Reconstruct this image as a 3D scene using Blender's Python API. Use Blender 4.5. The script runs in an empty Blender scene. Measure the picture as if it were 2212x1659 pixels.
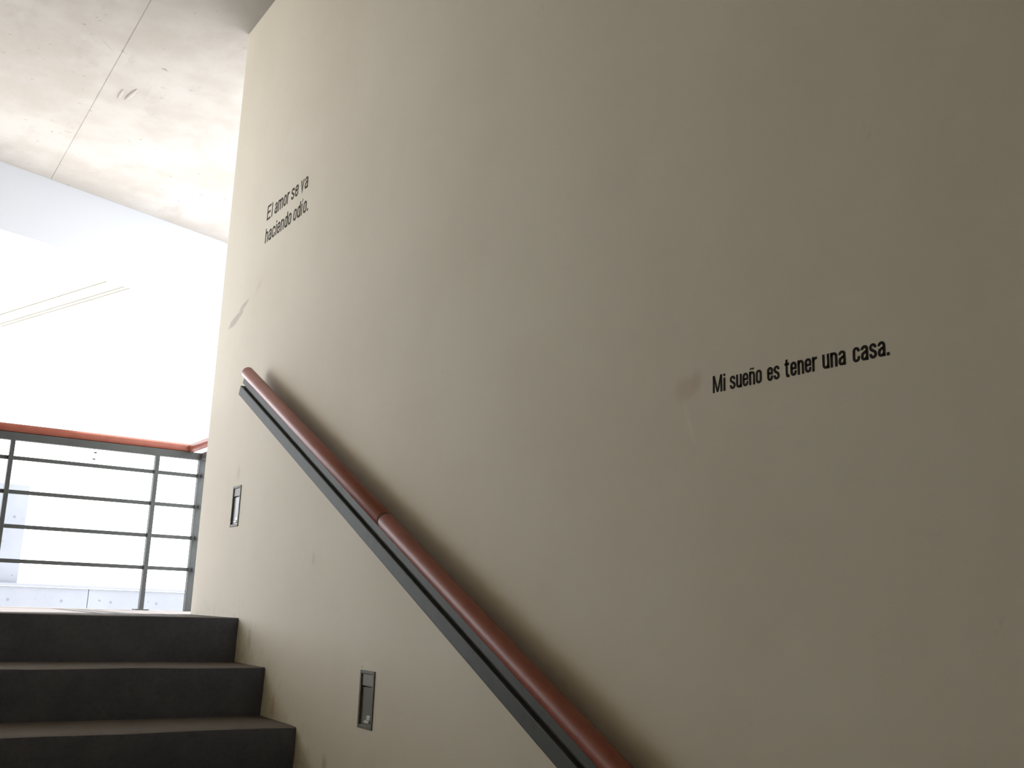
import bpy, bmesh, math, random
from mathutils import Vector, Matrix, noise
random.seed(7)
S = bpy.context.scene
C = S.collection

# ---------------------------------------------------------------- camera
cam = bpy.data.cameras.new('camera'); co = bpy.data.objects.new('camera', cam); C.objects.link(co)
RW = ((0.8293472302, -0.5577382099, 0.0333355796),
      (0.1492384968, 0.1636300585, -0.9751682291),
      (0.5384338797, 0.8137280215, 0.2189421478))        # world -> picture axes (right, down, forward)
m = Matrix((( RW[0][0], -RW[1][0], -RW[2][0], -1.4),
            ( RW[0][1], -RW[1][1], -RW[2][1], 0.0),
            ( RW[0][2], -RW[1][2], -RW[2][2], 0.07),
            (0, 0, 0, 1)))
co.matrix_world = m
cam.sensor_width = 36.0
cam.lens = 2169.95 / 2212 * 36.0
cam.clip_start = 0.02; cam.clip_end = 500
S.camera = co

# ---------------------------------------------------------------- world, sun, exposure
w = bpy.data.worlds.new('sky'); S.world = w; w.use_nodes = True
nt = w.node_tree
bg = nt.nodes['Background']
bg.inputs[0].default_value = (0.91, 0.94, 1.0, 1)
bg.inputs[1].default_value = 6.6
sun = bpy.data.lights.new('sun', 'SUN'); sun.energy = 17.0; sun.angle = math.radians(1.5); sun.color = (1, 0.98, 0.95)
so = bpy.data.objects.new('sun', sun); C.objects.link(so)
so.rotation_euler = Vector((-0.75, -0.45, -1.0)).to_track_quat('-Z', 'Y').to_euler()   # high sun out over the courtyard
S.view_settings.view_transform = 'Standard'; S.view_settings.look = 'None'
S.view_settings.exposure = 0.0; S.view_settings.gamma = 1.0
S.view_settings.use_curve_mapping = False
try:
    S.cycles.max_bounces = 12; S.cycles.diffuse_bounces = 8
except Exception: pass

# ---------------------------------------------------------------- materials
class NT:
    def __init__(s, name, rough=0.6, metal=0.0, spec=0.5):
        s.m = bpy.data.materials.new(name); s.m.use_nodes = True
        s.t = s.m.node_tree; s.b = s.t.nodes['Principled BSDF']
        s.b.inputs['Roughness'].default_value = rough
        s.b.inputs['Metallic'].default_value = metal
        s.b.inputs['Specular IOR Level'].default_value = spec
        s.pos = None
    def n(s, typ, **kw):
        x = s.t.nodes.new(typ)
        for k, v in kw.items(): setattr(x, k, v)
        return x
    def l(s, a, b): s.t.links.new(a, b)
    def P(s):
        if not s.pos:
            s.pos = s.n('ShaderNodeNewGeometry').outputs['Position']
        return s.pos
    def noise(s, scale, detail=4, rough=0.55, vec=None, stretch=None):
        v = vec or s.P()
        if stretch:
            mp = s.n('ShaderNodeMapping'); mp.inputs['Scale'].default_value = stretch; s.l(v, mp.inputs[0]); v = mp.outputs[0]
        x = s.n('ShaderNodeTexNoise'); x.inputs['Scale'].default_value = scale
        x.inputs['Detail'].default_value = detail; x.inputs['Roughness'].default_value = rough
        s.l(v, x.inputs['Vector']); return x.outputs[0]
    def ramp(s, fac, a, b, ca=0.0, cb=1.0):
        x = s.n('ShaderNodeMapRange'); x.interpolation_type = 'SMOOTHSTEP'
        x.inputs[1].default_value = a; x.inputs[2].default_value = b
        x.inputs[3].default_value = ca; x.inputs[4].default_value = cb
        s.l(fac, x.inputs[0]); return x.outputs[0]
    def mix(s, fac, a, b):
        x = s.n('ShaderNodeMix', data_type='RGBA')
        for sock, v in ((x.inputs[0], fac), (x.inputs[6], a), (x.inputs[7], b)):
            if hasattr(v, 'links'): s.l(v, sock)
            elif isinstance(v, (int, float)): sock.default_value = v
            else: sock.default_value = (*v, 1)
        return x.outputs[2]
    def math(s, op, a, b=None):
        x = s.n('ShaderNodeMath', operation=op)
        for i, v in enumerate((a, b)):
            if v is None: continue
            if hasattr(v, 'links'): s.l(v, x.inputs[i])
            else: x.inputs[i].default_value = v
        return x.outputs[0]
    def color(s, c):
        if hasattr(c, 'links'): s.l(c, s.b.inputs['Base Color'])
        else: s.b.inputs['Base Color'].default_value = (*c, 1)
    def bump(s, h, strength=0.3, dist=0.002):
        x = s.n('ShaderNodeBump'); x.inputs['Strength'].default_value = strength; x.inputs['Distance'].default_value = dist
        s.l(h, x.inputs['Height']); s.l(x.outputs[0], s.b.inputs['Normal'])

def wall_material(name, marks):
    k = NT(name, 0.75, spec=0.25)
    sep = k.n('ShaderNodeSeparateXYZ'); k.l(k.P(), sep.inputs[0])
    Y, Z = sep.outputs[1], sep.outputs[2]
    base = k.mix(k.ramp(k.noise(1.6, 5), 0.35, 0.65), (0.655, 0.605, 0.515), (0.68, 0.635, 0.545))
    base = k.mix(k.ramp(k.noise(5, 4, stretch=(1, 1, 0.8)), 0.50, 0.80, 0, 0.30), base, (0.625, 0.572, 0.48))
    if not marks: base = k.mix(0.85, base, (0.76, 0.67, 0.42))
    if marks:
        def spot(y, z, ry, rz, shear, col, amt, soft=0.5, ns=30):
            # a stain with a shape of its own: an ellipse in wall coordinates, ragged by noise
            dz = k.math('SUBTRACT', Z, z)
            dy = k.math('SUBTRACT', k.math('SUBTRACT', Y, y), k.math('MULTIPLY', dz, shear))
            a = k.math('POWER', k.math('ABSOLUTE', k.math('DIVIDE', dy, ry)), 2.0)
            b = k.math('POWER', k.math('ABSOLUTE', k.math('DIVIDE', dz, rz)), 2.0)
            d = k.math('SQRT', k.math('ADD', a, b))
            d = k.math('ADD', d, k.math('MULTIPLY', k.math('SUBTRACT', k.noise(ns, 3), 0.5), 0.9))
            return col, k.ramp(d, 1.0 - soft, 1.0, amt, 0.0)
        st = [spot(1.472, 0.520, 0.052, 0.036, 0.0, (0.55, 0.43, 0.35), 0.46, 0.7, 10),
              spot(1.440, 0.535, 0.026, 0.034, 0.0, (0.52, 0.39, 0.31), 0.42, 0.8, 10),
              spot(1.462, 0.445, 0.011, 0.060, 0.3, (0.72, 0.69, 0.60), 0.40, 0.8),
              spot(4.45, 1.338, 0.085, 0.036, -2.3, (0.42, 0.37, 0.34), 0.70, 0.35, 9),
              spot(4.36, 1.378, 0.060, 0.026, -2.3, (0.42, 0.37, 0.34), 0.65, 0.5, 9),
              spot(4.17, 1.43, 0.035, 0.045, -1.0, (0.50, 0.43, 0.39), 0.28, 0.8, 18),
              spot(3.33, 0.22, 0.022, 0.035, 0.0, (0.47, 0.39, 0.31), 0.30, 0.8),
              spot(3.90, -0.08, 0.035, 0.060, 0.0, (0.34, 0.31, 0.30), 0.40, 0.9, 60),
              spot(3.12, -0.43, 0.030, 0.045, 0.0, (0.30, 0.28, 0.25), 0.55, 0.9, 70),
              spot(3.60, -0.30, 0.030, 0.060, 0.0, (0.46, 0.31, 0.20), 0.45, 0.9, 50),
              spot(4.21, 0.60, 0.030, 0.045, 0.0, (0.47, 0.36, 0.30), 0.30, 0.8, 25),
              spot(2.889, -0.116, 0.008, 0.006, 0.0, (0.25, 0.23, 0.19), 0.55, 0.8, 90),
              spot(2.86, -0.105, 0.045, 0.012, 0.0, (0.72, 0.68, 0.58), 0.45, 0.8, 40)]
        for c, f in st: base = k.mix(f, base, c)
        # scuffs and mop marks along the flight
        d = k.math('SUBTRACT', Z, k.math('MULTIPLY', k.math('MINIMUM', k.math('SUBTRACT', Y, 4.04), 0.0), 0.5))
        band = k.ramp(d, -0.08, 0.13, 1, 0)
        grime = k.math('MULTIPLY', band, k.ramp(k.noise(26, 6, 0.7), 0.50, 0.70, 0, 0.42))
        base = k.mix(grime, base, (0.36, 0.30, 0.24))
        base = k.mix(k.math('MULTIPLY', band, k.ramp(k.noise(70, 4, 0.7), 0.64, 0.74, 0, 0.35)), base, (0.26, 0.24, 0.22))
        base = k.mix(k.ramp(k.noise(14, 5, 0.7, stretch=(1, 1, 0.5)), 0.66, 0.74, 0, 0.22), base, (0.42, 0.36, 0.29))
    k.color(base)
    h = k.math('ADD', k.math('MULTIPLY', k.noise(9, 3), 1.0), k.math('MULTIPLY', k.noise(220, 3), 0.12))
    k.bump(h, 0.35, 0.004)
    return k.m

def concrete(name, a, b, dark, rough=0.85, scale=1.0, pits=True, bump=0.4):
    k = NT(name, rough, spec=0.2)
    c = k.mix(k.ramp(k.noise(2.2 * scale, 6, 0.6), 0.36, 0.64), a, b)
    c = k.mix(k.ramp(k.noise(6 * scale, 6, 0.65, stretch=(1, 0.4, 1)), 0.52, 0.72, 0, 0.5), c, dark)
    if pits: c = k.mix(k.ramp(k.noise(38 * scale, 2, stretch=(0.45, 1, 1)), 0.70, 0.76, 0, 0.7), c, tuple(v * 0.55 for v in dark))
    k.color(c)
    k.bump(k.math('ADD', k.noise(5 * scale, 4), k.math('MULTIPLY', k.noise(90 * scale, 3), 0.15)), bump, 0.006)
    return k.m

def stair_concrete():
    k = NT('dark screed', 0.85, spec=0.2)
    c = k.mix(k.ramp(k.noise(7, 6, 0.6), 0.36, 0.64), (0.115, 0.125, 0.168), (0.140, 0.147, 0.185))
    c = k.mix(k.ramp(k.noise(60, 5, 0.7), 0.45, 0.7, 0, 0.5), c, (0.085, 0.088, 0.105))
    # foot dust settled on the level treads
    sp = k.n('ShaderNodeSeparateXYZ'); k.l(k.n('ShaderNodeNewGeometry').outputs['True Normal'], sp.inputs[0])
    dust = k.math('MULTIPLY', k.ramp(sp.outputs[2], 0.5, 0.95), k.ramp(k.noise(22, 5, 0.7), 0.3, 0.6, 0.55, 1.0))
    c = k.mix(dust, c, (0.165, 0.143, 0.122))
    k.color(c)
    k.bump(k.math('ADD', k.noise(18, 5, 0.6), k.math('MULTIPLY', k.noise(220, 4), 0.35)), 0.6, 0.006)
    return k.m

def paint(name, col, dark, rough, metal=0.0, ns=18, spec=0.5):
    k = NT(name, rough, metal, spec)
    k.color(k.mix(k.ramp(k.noise(ns, 5, 0.6), 0.45, 0.7, 0, 0.6), col, dark))
    k.bump(k.noise(160, 2), 0.08, 0.001)
    return k.m

M = {}
M['wall'] = wall_material('painted plaster, marked', True)
M['wall_plain'] = wall_material('painted plaster', False)
M['ceiling'] = concrete('cast ceiling concrete', (0.275, 0.252, 0.226), (0.315, 0.297, 0.275), (0.24, 0.217, 0.195))
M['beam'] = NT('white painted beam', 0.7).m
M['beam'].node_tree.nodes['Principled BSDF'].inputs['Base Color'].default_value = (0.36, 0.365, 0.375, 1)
M['stair'] = stair_concrete()
M['landing'] = concrete('landing screed', (0.115, 0.104, 0.099), (0.14, 0.128, 0.122), (0.09, 0.082, 0.077), 0.95, 2.0, False)
M['facade'] = concrete('fair faced concrete', (0.150, 0.157, 0.172), (0.165, 0.172, 0.186), (0.142, 0.150, 0.167), 0.8, 0.5)
M['bay'] = concrete('pale ceiling concrete', (0.31, 0.30, 0.25), (0.34, 0.325, 0.275), (0.27, 0.255, 0.215))
M['hole'] = paint('tie hole shade', (0.115, 0.12, 0.13), (0.105, 0.11, 0.12), 0.9, spec=0.1)
M['ground'] = concrete('courtyard paving', (0.50, 0.49, 0.47), (0.56, 0.55, 0.53), (0.45, 0.44, 0.43), 0.9, 0.3)
M['red'] = paint('red oxide gloss paint', (0.28, 0.080, 0.050), (0.23, 0.060, 0.036), 0.42, spec=0.4)
M['grey'] = paint('grey steel paint', (0.070, 0.075, 0.071), (0.054, 0.058, 0.055), 0.6, spec=0.3)
M['gap'] = paint('dark steel', (0.035, 0.035, 0.036), (0.028, 0.028, 0.028), 0.6)
M['ring'] = paint('joint shadow brown', (0.030, 0.012, 0.008), (0.02, 0.01, 0.006), 0.7)
M['ink'] = NT('black vinyl lettering', 0.8, spec=0.15).m
M['ink'].node_tree.nodes['Principled BSDF'].inputs['Base Color'].default_value = (0.017, 0.013, 0.010, 1)
M['frame'] = paint('brushed fixture steel', (0.17, 0.165, 0.15), (0.10, 0.095, 0.085), 0.55, 0.2, 60, 0.3)
M['inner'] = paint('fixture reflector', (0.45, 0.45, 0.44), (0.38, 0.38, 0.37), 0.3, 0.5, 40)
g = NT('fixture glass', 0.3, spec=0.4); g.b.inputs['Base Color'].default_value = (0.26, 0.265, 0.25, 1)
g.b.inputs['Transmission Weight'].default_value = 0.15; g.b.inputs['IOR'].default_value = 1.45; M['glass'] = g.m
M['ink_blurred'] = paint('blur lightened lettering', (0.06, 0.055, 0.05), (0.045, 0.04, 0.036), 0.8, spec=0.15)  # same black as the other saying, its blur put into a lighter colour
M['plate'] = paint('fixture cover', (0.30, 0.29, 0.27), (0.26, 0.25, 0.23), 0.5, 0.0, 50, 0.3)
M['glint'] = paint('bright clip', (0.62, 0.63, 0.62), (0.5, 0.5, 0.5), 0.35, 0.0, 50)  # pale colour standing in for glints on the fixture glass
M['wire'] = paint('old wire', (0.12, 0.11, 0.10), (0.06, 0.05, 0.05), 0.6)

# ---------------------------------------------------------------- helpers
def obj(name, bm, mat, parent=None, smooth=False):
    if parent is not None:
        p = parent; off = Vector((0, 0, 0))
        while p: off += p.location; p = p.parent
        bmesh.ops.translate(bm, verts=bm.verts, vec=-off)
    bmesh.ops.recalc_face_normals(bm, faces=bm.faces)
    me = bpy.data.meshes.new(name); bm.to_mesh(me); bm.free()
    o = bpy.data.objects.new(name, me); C.objects.link(o)
    if mat: me.materials.append(M[mat])
    if smooth:
        for p_ in me.polygons: p_.use_smooth = True
        try:
            me.set_sharp_from_angle(angle=math.radians(40))
        except Exception: pass
    if parent is not None: o.parent = parent
    return o
def struct(o, label=None):
    o['kind'] = 'structure'
    if label: o['label'] = label
    return o
def thing(name, label, cat, loc, group=None):
    o = bpy.data.objects.new(name, None); o.empty_display_size = 0.05; C.objects.link(o)
    o.location = loc; o['label'] = label; o['category'] = cat
    if group: o['group'] = group
    return o
def box(x0, x1, y0, y1, z0, z1, bev=0.0, seg=2, bm=None):
    b = bm or bmesh.new()
    r = bmesh.ops.create_cube(b, size=1)
    for v in r['verts']:
        v.co = Vector((x0 if v.co.x < 0 else x1, y0 if v.co.y < 0 else y1, z0 if v.co.z < 0 else z1))
    if bev:
        es = list({e for v in r['verts'] for e in v.link_edges})
        bmesh.ops.bevel(b, geom=es, offset=bev, segments=seg, affect='EDGES', profile=0.6)
    return b
def tube(pts, r, n=20, cap=0.0, bm=None):
    """round tube along points; the joints are mitred, the ends eased by cap"""
    b = bm or bmesh.new(); pts = [Vector(p) for p in pts]
    rings = []
    N = len(pts); sts = []
    for i, p in enumerate(pts):
        if i == 0: t = (pts[1] - p).normalized(); k = None
        elif i == N - 1: t = (p - pts[i - 1]).normalized()
        else: t = ((p - pts[i - 1]).normalized() + (pts[i + 1] - p).normalized()).normalized()
        sts.append((p, t, i))
    up = Vector((0, 0, 1))
    def ring(p, t, seg_dir, rad):
        a = seg_dir.cross(up)
        if a.length < 1e-4: a = Vector((1, 0, 0))
        a.normalize(); c = a.cross(seg_dir).normalized()
        vs = []
        for j in range(n):
            q = 2 * math.pi * j / n
            o = a * (rad * math.cos(q)) + c * (rad * math.sin(q))
            s = -o.dot(t) / seg_dir.dot(t)
            vs.append(b.verts.new(p + o + seg_dir * s))
        return vs
    for p, t, i in sts:
        sd = (pts[1] - pts[0]).normalized() if i == 0 else (p - pts[i - 1]).normalized()
        if i == 0 and cap:
            for f, rr in ((0, 0.72), (0.3, 0.9), (1, 1)): rings.append(ring(p + t * cap * f, t, sd, r * rr))
        elif i == N - 1 and cap:
            for f, rr in ((1, 1), (0.3, 0.9), (0, 0.72)): rings.append(ring(p - t * cap * f, t, sd, r * rr))
        else: rings.append(ring(p, t, sd, r))
    for A, B in zip(rings, rings[1:]):
        for j in range(n): b.faces.new((A[j], A[(j + 1) % n], B[(j + 1) % n], B[j]))
    b.faces.new(rings[0][::-1]); b.faces.new(rings[-1])
    return b
def prism(poly, z0, z1, bev=0.0, bm=None):
    b = bm or bmesh.new()
    lo = [b.verts.new((x, y, z0)) for x, y in poly]; hi = [b.verts.new((x, y, z1)) for x, y in poly]
    b.faces.new(lo[::-1]); b.faces.new(hi); n = len(poly)
    es = []
    for i in range(n):
        f = b.faces.new((lo[i], lo[(i + 1) % n], hi[(i + 1) % n], hi[i]))
    if bev:
        es = [e for e in b.edges if abs(e.verts[0].co.z - z0) < 1e-6 and abs(e.verts[1].co.z - z0) < 1e-6]
        bmesh.ops.bevel(b, geom=es, offset=bev, segments=1, affect='EDGES')
    return b

CEIL = 2.927
YW = 4.694       # end of the stair wall
# ---------------------------------------------------------------- wall on the right with two light niches
niches = [(4.157, 4.250, 0.376, 0.541), (2.801, 2.891, -0.287, -0.128)]
def wall_bm():
    b = bmesh.new()
    ys = sorted({-3.0, YW, *[v for n_ in niches for v in n_[:2]]}); zs = sorted({-1.7, CEIL + 0.02, *[v for n_ in niches for v in n_[2:]]})
    cache = {}
    def V(x, y, z):
        key = (round(x, 5), round(y, 5), round(z, 5))
        if key not in cache: cache[key] = b.verts.new(key)
        return cache[key]
    for y0, y1 in zip(ys, ys[1:]):
        for z0, z1 in zip(zs, zs[1:]):
            if any(abs(y0 - n_[0]) < 1e-6 and abs(z0 - n_[2]) < 1e-6 for n_ in niches):
                x = 0.055
                b.faces.new((V(x, y0, z0), V(x, y1, z0), V(x, y1, z1), V(x, y0, z1)))
                b.faces.new((V(0, y0, z0), V(x, y0, z0), V(x, y0, z1), V(0, y0, z1)))
                b.faces.new((V(0, y1, z0), V(x, y1, z0), V(x, y1, z1), V(0, y1, z1)))
                b.faces.new((V(0, y0, z0), V(x, y0, z0), V(x, y1, z0), V(0, y1, z0)))
                b.faces.new((V(0, y0, z1), V(x, y0, z1), V(x, y1, z1), V(0, y1, z1)))
            else:
                b.faces.new((V(0, y0, z0), V(0, y1, z0), V(0, y1, z1), V(0, y0, z1)))
    X = 0.36
    for y in (-3.0, YW):
        for z0, z1 in zip(zs, zs[1:]): b.faces.new((V(0, y, z0), V(X, y, z0), V(X, y, z1), V(0, y, z1)))
    for z in (zs[0], zs[-1]):
        for y0, y1 in zip(ys, ys[1:]): b.faces.new((V(0, y0, z), V(X, y0, z), V(X, y1, z), V(0, y1, z)))
    for y0, y1 in zip(ys, ys[1:]):
        for z0, z1 in zip(zs, zs[1:]): b.faces.new((V(X, y0, z0), V(X, y1, z0), V(X, y1, z1), V(X, y0, z1)))
    return b
struct(obj('wall_right', wall_bm(), 'wall'), 'cream painted stair wall with smudges and dirt near the steps')
XL = -3.2
struct(obj('wall_left', box(XL - 0.2, XL, -3.0, 4.9, -1.7, CEIL), 'wall_plain'), 'cream wall on the far side of the stair')
struct(obj('wall_back', box(XL - 0.2, 0.0, -3.2, -3.0, -1.7, CEIL), 'wall_plain'), 'cream wall behind the lower landing')

# ---------------------------------------------------------------- ceiling: slabs with a formwork joint, then the skewed beam and the bays beyond
A0 = Vector((-0.836, 7.252)); ang = math.radians(18.18)
ud = Vector((math.cos(ang), math.sin(ang))); nd = Vector((-math.sin(ang), math.cos(ang)))
def onA(x, off=0.0):       # y of the line parallel to the beam face at x
    p = A0 + nd * off
    return p.y + (x - p.x) * math.tan(ang)
ceil = thing('ceiling', 'board-marked raw concrete ceiling above stair and landing', 'ceiling', (0, 0, CEIL))
del ceil['category']; ceil['kind'] = 'structure'
J = -0.498; G = 0.0018
xr = 1.1
obj('concrete_panel', prism([(XL - 0.2, -3.2), (J - G, -3.2), (J - G, onA(J)), (XL - 0.2, onA(XL - 0.2))], CEIL, CEIL + 0.25, 0.003), 'ceiling', ceil)
obj('concrete_panel', prism([(J + G, -3.2), (xr, -3.2), (xr, onA(xr)), (J + G, onA(J))], CEIL, CEIL + 0.25, 0.003), 'ceiling', ceil)
obj('concrete_panel', prism([(-5.6, 1.5), (XL - 0.21, 1.5), (XL - 0.21, onA(XL - 0.2)), (-5.6, onA(-5.6))], CEIL, CEIL + 0.25, 0.003), 'ceiling', ceil)
obj('joint_filler', box(J - G, J + G, -3.2, onA(J), CEIL + 0.003, CEIL + 0.2), 'ceiling', ceil)
# two ribs of laitance left by the formwork
for (x, y, L_, W_, H_, an) in ((-0.390, 5.763, 0.072, 0.011, 0.008, 0), (-0.339, 5.734, 0.095, 0.014, 0.010, 8), (-0.574, 5.261, 0.062, 0.003, 0.003, -41),
                       (-0.065, 5.470, 0.006, 0.013, 0.003, 0), (-0.62, 6.55, 0.012, 0.02, 0.004, 60), (0.20, 7.05, 0.01, 0.018, 0.004, 20)):
    b = bmesh.new(); bmesh.ops.create_icosphere(b, subdivisions=2, radius=1)
    for v in b.verts: v.co = Vector((v.co.x * W_, v.co.y * L_, v.co.z * H_))
    bmesh.ops.rotate(b, verts=b.verts, cent=(0, 0, 0), matrix=Matrix.Rotation(math.radians(an), 3, 'Z'))
    bmesh.ops.translate(b, verts=b.verts, vec=(x, y, CEIL))
    obj('mortar_ridge', b, 'ceiling', ceil, True)
def skew(u0, u1, n0, n1):
    return [tuple(A0 + ud * u + nd * n_) for u, n_ in ((u0, n0), (u1, n0), (u1, n1), (u0, n1))]
BW = 0.42
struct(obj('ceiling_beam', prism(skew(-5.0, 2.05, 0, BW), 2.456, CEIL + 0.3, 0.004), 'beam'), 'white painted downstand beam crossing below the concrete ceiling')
# bays beyond the beam, parted by joints square to it
bay = thing('ceiling', 'pale concrete ceiling bays beyond the white beam', 'ceiling', (0, 8, CEIL))
del bay['category']; bay['kind'] = 'structure'
def U(px, py): return (Vector((1.4 * (px - 1), 1.4 * py)) - A0).dot(ud)
us = [-5.0, U(0.6, 9.4), U(1.045, 8.481), U(1.229, 6.941), 2.05]
us = sorted(us)
for a, b_ in zip(us, us[1:]):
    obj('concrete_panel', prism(skew(a + 0.006, b_ - 0.006, BW + 0.03, 4.4), CEIL, CEIL + 0.25, 0.004), 'bay', bay)
obj('joint_filler', prism(skew(-5.0, 2.05, BW, 4.4), CEIL + 0.03, CEIL + 0.2), 'bay', bay)

# ---------------------------------------------------------------- stair flight, landing, floors
stair = thing('staircase', 'dark concrete stair flight rising along the cream wall', 'stairs', (-1.2, 4.04, -0.17))
del stair['category']; stair['kind'] = 'structure'
def step_bm(y0, y1, z0, z1, amp=0.004, seed=0, x0=XL, x1=-0.0005, n=70):
    """a cast step: front face and tread with an uneven, worn nosing"""
    b = bmesh.new(); rows = []
    for i in range(n + 1):
        x = x0 + (x1 - x0) * i / n
        q = noise.noise(Vector((x * 4.1, seed * 3.7, 0.3))) * amp + noise.noise(Vector((x * 17, seed, 2.3))) * amp * 0.5
        q2 = noise.noise(Vector((x * 3.1, seed * 5.1, 7.3))) * amp * 0.7
        r = 0.006
        prof = [(y0 + 0.012, z0), (y0 + 0.004 + q2, z0 + (z1 - z0) * 0.5), (y0 + q, z1 - r * 1.6), (y0 + q + r * 0.4, z1 - r * 0.4 + q2), (y0 + q + r * 1.5, z1 + q2), (y0 + 0.06, z1 + q2 * 0.3), (y1, z1), (y1, z0)]
        rows.append([b.verts.new((x, yy, zz)) for yy, zz in prof])
    for A, B in zip(rows, rows[1:]):
        k = len(A)
        for j in range(k): b.faces.new((A[j], A[(j + 1) % k], B[(j + 1) % k], B[j]))
    b.faces.new(rows[0]); b.faces.new(rows[-1][::-1])
    return b
for k in range(1, 9):
    obj('step', step_bm(4.04 - 0.338 * k, 4.04 - 0.338 * (k - 1) + 0.02, -0.17 * (k + 1) + (0.0 if k < 8 else 0.0), -0.17 * k, 0.005 + 0.003 * (k == 2), k), 'stair', stair, True)
obj('step', step_bm(4.04, 4.16, -0.30, 0.0, 0.004, 11), 'stair', stair, True)
# landing: slab behind the nosing
def landing_bm():
    b = prism([(-5.0, 4.16), (-0.0, 4.16), (-0.0, YW), (1.4, YW), (1.4, 5.83), (-5.0, 5.83)], -0.28, 0.0)
    return b
struct(obj('floor', landing_bm(), 'landing'), 'worn pale screed floor of the upper landing')
struct(obj('floor', box(XL, 0.0, -3.0, 4.04 - 0.338 * 8 + 0.02, -1.72, -1.53), 'stair'), 'dark floor of the lower landing')
b = box(XL - 0.2, 0.0, 1.3, 4.16, -1.9, -1.7)
struct(obj('stair_soffit', b, 'stair'), 'concrete base under the stair flight')

# ---------------------------------------------------------------- handrail on the wall
SL = math.atan(0.506); dn = Vector((0, -math.cos(SL), -math.sin(SL))); up = Vector((0, -math.sin(SL), math.cos(SL)))
top = Vector((-0.07, 4.005, 0.994)); joint = 1.515; LEN = 3.6
hr = thing('handrail', 'red round handrail over a dark grey bar running down the cream stair wall', 'handrail', top)
obj('rail_tube', tube([top, top + dn * (joint - 0.003)], 0.0255, 32, 0.005), 'red', hr, True)
obj('rail_tube', tube([top + dn * (joint + 0.003), top + dn * LEN], 0.0255, 32, 0.003), 'red', hr, True)
obj('joint_pin', tube([top + dn * (joint - 0.03), top + dn * (joint + 0.03)], 0.0235, 24), 'ring', hr, True)
def rbar(s0, s1, u0, u1, w0, w1, bev=0.002):
    """bar running along the rail: s along, u across the slope, w out from the wall"""
    b = box(0, s1 - s0, w0, w1, u0, u1, bev)
    mt = Matrix((dn, Vector((1, 0, 0)), up)).transposed().to_4x4(); mt.translation = top + dn * s0
    mt.translation = mt.translation
    bmesh.ops.transform(b, matrix=mt, verts=b.verts)
    return b
obj('top_flat', rbar(0.012, LEN, -0.045, -0.021, -0.013, 0.013, 0.002), 'grey', hr)
obj('web', rbar(0.03, LEN, -0.058, -0.043, -0.004, 0.004, 0.0), 'gap', hr)
obj('lower_bar', rbar(0.006, LEN, -0.097, -0.056, -0.018, 0.022, 0.004), 'grey', hr)
for s in (0.35, 1.25, 2.15, 3.05):
    p = top + dn * s + up * (-0.077)
    obj('bracket', tube([p + Vector((0.02, 0, 0)), Vector((0.0, p.y, p.z))], 0.008, 12), 'grey', hr, True)

# ---------------------------------------------------------------- guardrail on the landing
YG = 5.74
gr = thing('guardrail', 'red topped guardrail of grey bars at the edge of the landing', 'railing', (0.0, YG, 0.0))
xe = -4.9
obj('rail_tube', tube([(xe, YG, 0.906), (0.222, YG, 0.904), (0.222, YW, 0.904)], 0.0245, 24), 'red', gr, True)
obj('top_bar', box(xe, 0.315, YG - 0.018, YG + 0.018, 0.842, 0.882, 0.003), 'grey', gr)
obj('top_bar', box(0.276, 0.314, YW, YG - 0.018, 0.842, 0.882, 0.003), 'grey', gr)
for z in (0.751, 0.576, 0.401, 0.227):
    obj('bar', box(xe, 0.28, YG - 0.008, YG + 0.008, z - 0.010, z + 0.010, 0.0015), 'grey', gr)
    obj('bar', box(0.287, 0.303, YW, YG - 0.018, z - 0.010, z + 0.010, 0.0015), 'grey', gr)
for x in (0.040, -0.696, -1.432, -2.168, -2.904, -3.64, -4.376):
    obj('post', box(x - 0.011, x + 0.011, YG - 0.02, YG + 0.02, 0.0, 0.845, 0.002), 'grey', gr)
    obj('base_plate', box(x - 0.035, x + 0.035, YG - 0.04, YG + 0.04, 0.0, 0.006, 0.001), 'grey', gr)
obj('corner_post', box(0.272, 0.314, YG - 0.021, YG + 0.021, 0.0, 0.845, 0.003), 'grey', gr)
obj('spacer', box(-4.9, 0.12, YG - 0.006, YG + 0.006, 0.878, 0.888), 'grey', gr)

# wire tied under the guardrail
wr = thing('hanging_wire', 'short bit of twisted wire hanging under the guardrail top', 'wire', (-0.292, YG, 0.842))
obj('strand', tube([(-0.293, YG, 0.843), (-0.292, YG, 0.825), (-0.296, YG, 0.805), (-0.298, YG, 0.785), (-0.288, YG, 0.784)], 0.0016, 8), 'wire', wr, True)
for x, z in ((-0.286, 0.822), (-0.290, 0.787)):
    b = bmesh.new(); bmesh.ops.create_icosphere(b, subdivisions=2, radius=1)
    for v in b.verts: v.co = Vector((v.co.x * 0.008 + x, v.co.y * 0.004 + YG, v.co.z * 0.005 + z))
    obj('knot', b, 'wire', wr, True)

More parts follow.
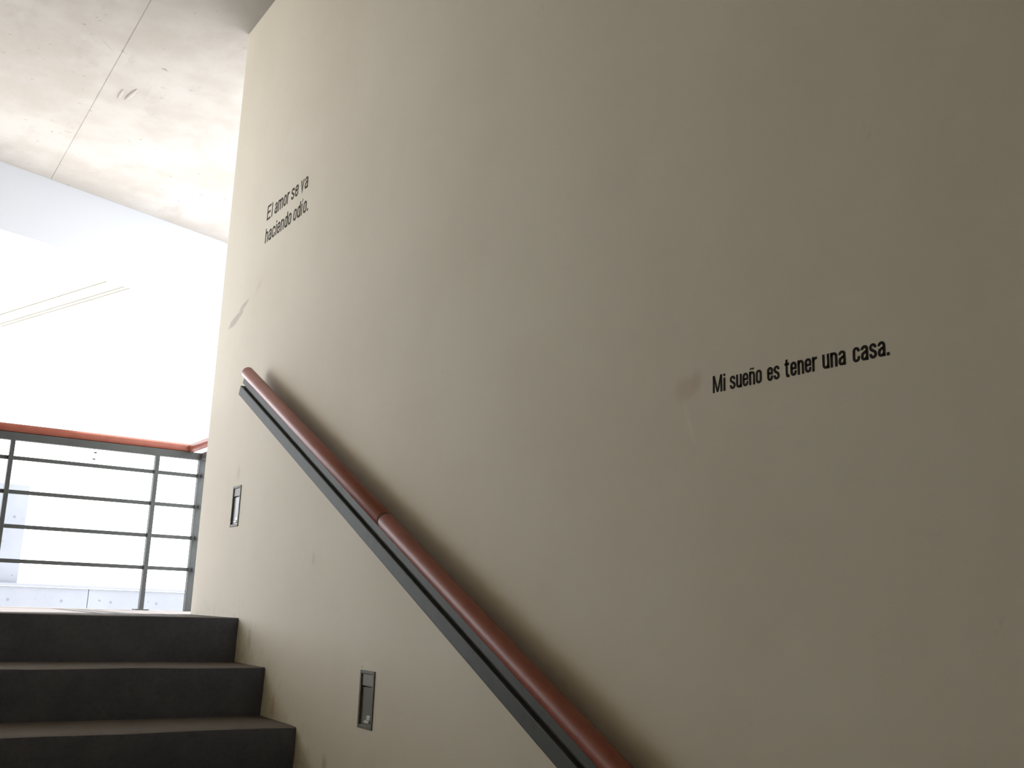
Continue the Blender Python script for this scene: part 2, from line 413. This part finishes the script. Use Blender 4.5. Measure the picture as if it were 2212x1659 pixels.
# ---------------------------------------------------------------- step lights let into the wall
def step_light(n_, label, mid):
    y0, y1, z0, z1 = n_; cz = (z0 + z1) / 2
    t = thing('step_light', label, 'wall light', (0, (y0 + y1) / 2, z0), 'recessed step lights along the stair')
    fw = 0.006; e = 0.004
    b = bmesh.new()
    for a in ((y0 - e, y0 + fw, z0 - e, z1 + e), (y1 - fw, y1 + e, z0 - e, z1 + e), (y0 + fw, y1 - fw, z0 - e, z0 + fw), (y0 + fw, y1 - fw, z1 - fw, z1 + e)):
        box(-0.0035, 0.012, *a, 0.0012, 1, b)
    obj('frame', b, 'frame', t)
    b = bmesh.new()
    g_ = 0.001
    box(0.048, 0.053, y0 + g_, y1 - g_, z0 + g_, z1 - g_, 0, 1, b)
    for a in ((y0 + g_, y0 + 0.004, z0 + g_, z1 - g_), (y1 - 0.004, y1 - g_, z0 + g_, z1 - g_), (y0 + 0.004, y1 - 0.004, z0 + g_, z0 + 0.004), (y0 + 0.004, y1 - 0.004, z1 - 0.004, z1 - g_)):
        box(0.012, 0.048, *a, 0, 1, b)
    obj('housing', b, 'inner', t)
    obj('glass_pane', box(0.004, 0.008, y0 + 0.006, y1 - 0.006, z0 + 0.006, mid - 0.003), 'glass', t)
    obj('cover_plate', box(0.001, 0.008, y0 + 0.006, y1 - 0.006, mid + 0.001, z1 - 0.006, 0.001, 1), 'plate', t)
    obj('baffle', box(0.010, 0.046, y0 + 0.005, y1 - 0.005, mid - 0.002, mid + 0.002), 'inner', t)
    # glints at the foot of the glass, put in as small pale blocks
    b = bmesh.new()
    for (ya, yb, za, zb_) in ((0.25, 0.62, 0.012, 0.019), (0.15, 0.42, 0.021, 0.034)):
        box(-0.001, 0.0055, y0 + (y1 - y0) * ya, y0 + (y1 - y0) * yb, z0 + za, z0 + zb_, 0.002, 2, b)
    obj('glint', b, 'glint', t)
    obj('lamp_bulb', tube([(0.032, y0 + 0.012, z0 + 0.024), (0.032, y1 - 0.012, z0 + 0.024)], 0.008, 14, 0.003), 'beam', t, True)
step_light(niches[0], 'slim recessed step light near the wall end, above the top step', 0.500)
step_light(niches[1], 'slim recessed step light lower down the wall beside the dark steps', -0.170)

# ---------------------------------------------------------------- lettering: glyphs drawn as strokes (cap height 1)
s_ = 0.135; h_ = s_ / 2; XH = 0.77
def arc(cx, cy, rx, ry, a0, a1, n=6):
    return [(cx + rx * math.cos(math.radians(a0 + (a1 - a0) * i / n)), cy + ry * math.sin(math.radians(a0 + (a1 - a0) * i / n))) for i in range(n + 1)]
def glyph(ch):
    w = 0.42; a, b = h_, w - h_; t, o = XH - h_, h_; c = w / 2; rx = c - a; ry = 0.14
    top_ = lambda f=180, g_=0, x=c: arc(x, t - ry, rx, ry, f, g_)
    bot_ = lambda f=180, g_=360, x=c: arc(x, o + ry, rx, ry, f, g_)
    if ch == 'o': return w, [top_() + bot_(0, -180) + [(a, t - ry)]]
    if ch in 'nñ':
        r = [[(a, 0), (a, XH)], [(a, t - ry * 1.1)] + top_()[1:] + [(b, 0)]]
        if ch == 'ñ': r.append([(0.07, 0.87), (0.13, 0.93), (0.2, 0.92), (0.25, 0.89), (0.3, 0.89), (0.36, 0.95)])
        return w, r
    if ch == 'u': return w, [[(b, 0), (b, XH)], [(a, XH), (a, o + ry)] + bot_(180, 360)[1:-1] + [(b, o + ry * 1.1)]]
    if ch == 'h': return w, [[(a, 0), (a, 1)], [(a, t - ry * 1.1)] + top_()[1:] + [(b, 0)]]
    if ch == 'm':
        d = b - a
        return w + d, [[(a, 0), (a, XH)], [(a, t - ry * 1.1)] + top_()[1:] + [(b, 0)], [(b, t - ry * 1.1)] + top_(180, 0, c + d)[1:] + [(b + d, 0)]]
    if ch == 'r': return 0.31, [[(a, 0), (a, XH)], [(a, t - 0.2)] + arc(a + 0.17, t - 0.17, 0.17, 0.15, 165, 90, 4) + [(0.31, XH - h_ * 1.0)]]
    if ch == 'e': return w, [[(a, 0.41), (b, 0.41), (b, t - ry)] + top_(0, 180)[1:] + [(a, o + ry)] + bot_()[1:] + [(b, 0.28)]]
    if ch == 'c': return w, [[(b, 0.52), (b, t - ry)] + top_(0, 180)[1:] + [(a, o + ry)] + bot_()[1:] + [(b, 0.29)]]
    if ch == 'a': return w, [[(a, 0.55), (a, t - ry)] + top_()[1:] + [(b, 0)], [(b, 0.46), (c + 0.02, 0.42), (a + 0.03, 0.35), (a, 0.26), (a, o + 0.11)] + arc(c - 0.02, o + 0.11, rx - 0.02, 0.11, 180, 300, 5)[1:] + [(b, 0.16)]]
    if ch == 's': return w, [[(b, 0.54), (b, t - ry)] + top_(0, 180)[1:] + [(a, 0.54), (a + 0.04, 0.46), (b - 0.04, 0.33), (b, 0.26), (b, o + ry)] + arc(c, o + ry, rx, ry, 0, -180)[1:] + [(a, 0.25)]]
    if ch == 't': return 0.32, [[(0.13, 0.96), (0.13, 0.16), (0.15, 0.09), (0.2, 0.06), (0.31, 0.055)], [(0.0, XH - h_ * .9), (0.31, XH - h_ * .9)]]
    if ch == 'i': return s_, [[(h_, 0), (h_, XH)], [(h_, 0.86), (h_, 1.0)]]
    if ch == 'í': return 0.2, [[(h_, 0), (h_, XH)], [(h_ - 0.01, 0.85), (h_ + 0.10, 1.03)]]
    if ch == 'l': return s_, [[(h_, 0), (h_, 1)]]
    if ch == 'd': return w, [[(b, 0), (b, 1)], [(b, t - ry)] + top_(0, 180) + bot_() + [(b, t - ry)]]
    if ch == 'v': return w, [[(h_ * .9, XH), (c, 0.03), (w - h_ * .9, XH)]]
    if ch == 'E': return 0.42, [[(h_, 0), (h_, 1)], [(h_, 1 - h_ * .85), (0.42, 1 - h_ * .85)], [(h_, 0.52), (0.38, 0.52)], [(h_, h_ * .85), (0.42, h_ * .85)]]
    if ch == 'M': return 0.66, [[(h_, 0), (h_, 1)], [(0.66 - h_, 0), (0.66 - h_, 1)], [(h_ + 0.01, 1), (0.33, 0.03)], [(0.65 - h_, 1), (0.33, 0.03)]]
    if ch == '.': return s_ * 1.1, [[(h_ * 1.1, 0), (h_ * 1.1, 0.16)]]
def stroke(b, pts, wdt, f, x0, x1):
    """thick polyline: mitred quads, extruded from the wall"""
    P = [Vector(p) for p in pts]; P = [p for i, p in enumerate(P) if i == 0 or (p - P[i - 1]).length > 1e-5]
    L, R = [], []
    for i, p in enumerate(P):
        d0 = (p - P[i - 1]).normalized() if i else None
        d1 = (P[i + 1] - p).normalized() if i < len(P) - 1 else None
        closed = (P[0] - P[-1]).length < 1e-4
        if d0 is None: d0 = (P[-1] - P[-2]).normalized() if closed else d1
        if d1 is None: d1 = (P[1] - P[0]).normalized() if closed else d0
        n0 = Vector((-d0.y, d0.x)); n1 = Vector((-d1.y, d1.x)); mm = (n0 + n1)
        mm = mm.normalized() if mm.length > 0.05 else n0
        k = wdt / 2 / max(0.45, mm.dot(n0))
        L.append(p + mm * k); R.append(p - mm * k)
    fr = [(b.verts.new(f(l, x1)), b.verts.new(f(r, x1)), b.verts.new(f(l, x0)), b.verts.new(f(r, x0))) for l, r in zip(L, R)]
    for A, B in zip(fr, fr[1:]):
        b.faces.new((A[0], A[1], B[1], B[0])); b.faces.new((A[0], B[0], B[2], A[2])); b.faces.new((A[1], A[3], B[3], B[1]))
    A = fr[0]; b.faces.new((A[0], A[2], A[3], A[1])); A = fr[-1]; b.faces.new((A[0], A[1], A[3], A[2]))
def lettering(label, lines, ink='ink'):
    y, z = lines[0][1][0][0], lines[0][2]
    t = thing('wall_lettering', label, 'lettering', (0, y, z), 'sayings on the stair wall')
    for text, spans, z0, cap, sx in lines:
        for word, (ya, yb) in zip(text.split(' '), spans):
            gs = [glyph(ch) for ch in word]; gap = 0.075
            tot = sum(g_[0] for g_ in gs) + gap * (len(gs) - 1)
            k = (ya - yb) / tot; x = 0.0
            for g_, ch in zip(gs, word):
                b = bmesh.new()
                for pl in g_[1]:
                    wd = s_ * (0.55 if (ch in 'ñí' and pl[0][1] > 0.8) else 0.8 if ch == 'M' and abs(pl[0][0] - pl[1][0]) > 0.1 else 1.1 if ch == '.' else 1.0)
                    q = k / cap
                    stroke(b, [(p[0] * q, p[1]) for p in pl], wd, lambda p, xx, x=x: (xx, ya - x * k - p.x * cap, z0 + p.y * cap), -0.0001, -0.0006)
                obj('letter', b, ink, t)
                x += g_[0] + gap
lettering('larger two line black saying about love high up near the wall end',
          [('El amor se va', ((4.150, 4.078), (4.055, 3.884), (3.862, 3.782), (3.757, 3.679)), 1.728, 0.069, 1),
           ('haciendo odío.', ((4.146, 3.838), (3.816, 3.656)), 1.619, 0.069, 1)], 'ink_blurred')
lettering('small one line black saying about having a house, right of the smudge',
          [('Mi sueño es tener una casa.', ((1.396, 1.362), (1.350, 1.269), (1.255, 1.226), (1.213, 1.140), (1.128, 1.079), (1.064, 0.992)), 0.4995, 0.0345, 1)])

# ---------------------------------------------------------------- outside
struct(obj('terrace_ground', box(-60, 60, 5.85, 90, -3.6, -3.4), 'ground'), 'pale terrace paving below the landing')
D8 = 8.0 * 1.0
def fac(u0, u1, n0, n1, z0, z1, bev=0.01): return prism(skew(u0, u1, n0, n1), z0, z1)
# offset of the opposite front from the beam line, in metres
n8 = (Vector((0.681, 16.17)) - A0).dot(nd)
def uu(x, y): return (Vector((x, y)) - A0).dot(ud)
ue = uu(0.964, 16.263); uj = uu(1.968, 16.593)
ob = thing('opposite_building', 'pale raw concrete building seen through the guardrail bars', 'building', (1.0, 16.4, -3.4))
edges = [uj - 4 * 3.2, uj - 3 * 3.2, uj - 2 * 3.2, uj - 3.2, uj, uj + 3.2, uj + 6.4]
for a, b_ in zip(edges, edges[1:]):
    pn = obj('concrete_panel', prism(skew(a + 0.006, b_ - 0.006, n8, n8 + 0.25), -3.4, 0.16), 'facade', ob)
    for q in (0.12, 0.37, 0.62, 0.87):
        c = A0 + ud * (a + 3.2 * q) + nd * (n8 - 0.001)
        bb = tube([(c.x, c.y, -0.03), (c.x + nd.x * 0.004, c.y + nd.y * 0.004, -0.03)], 0.022, 10)
        obj('tie_hole', bb, 'hole', pn)
obj('coping', prism(skew(edges[0], edges[-1], n8 - 0.03, n8 + 0.3), 0.166, 0.205), 'facade', ob)
col = obj('column', prism(skew(ue - 1.6, ue, n8 + 0.12, n8 + 0.6), 0.205, 1.62), 'facade', ob)
for q in (0.17, 0.45, 0.73, 1.01):
    for zz in (1.15,):
        c = A0 + ud * (ue - q) + nd * (n8 + 0.119)
        obj('tie_hole', tube([(c.x, c.y, zz), (c.x + nd.x * 0.004, c.y + nd.y * 0.004, zz)], 0.022, 10), 'hole', col)
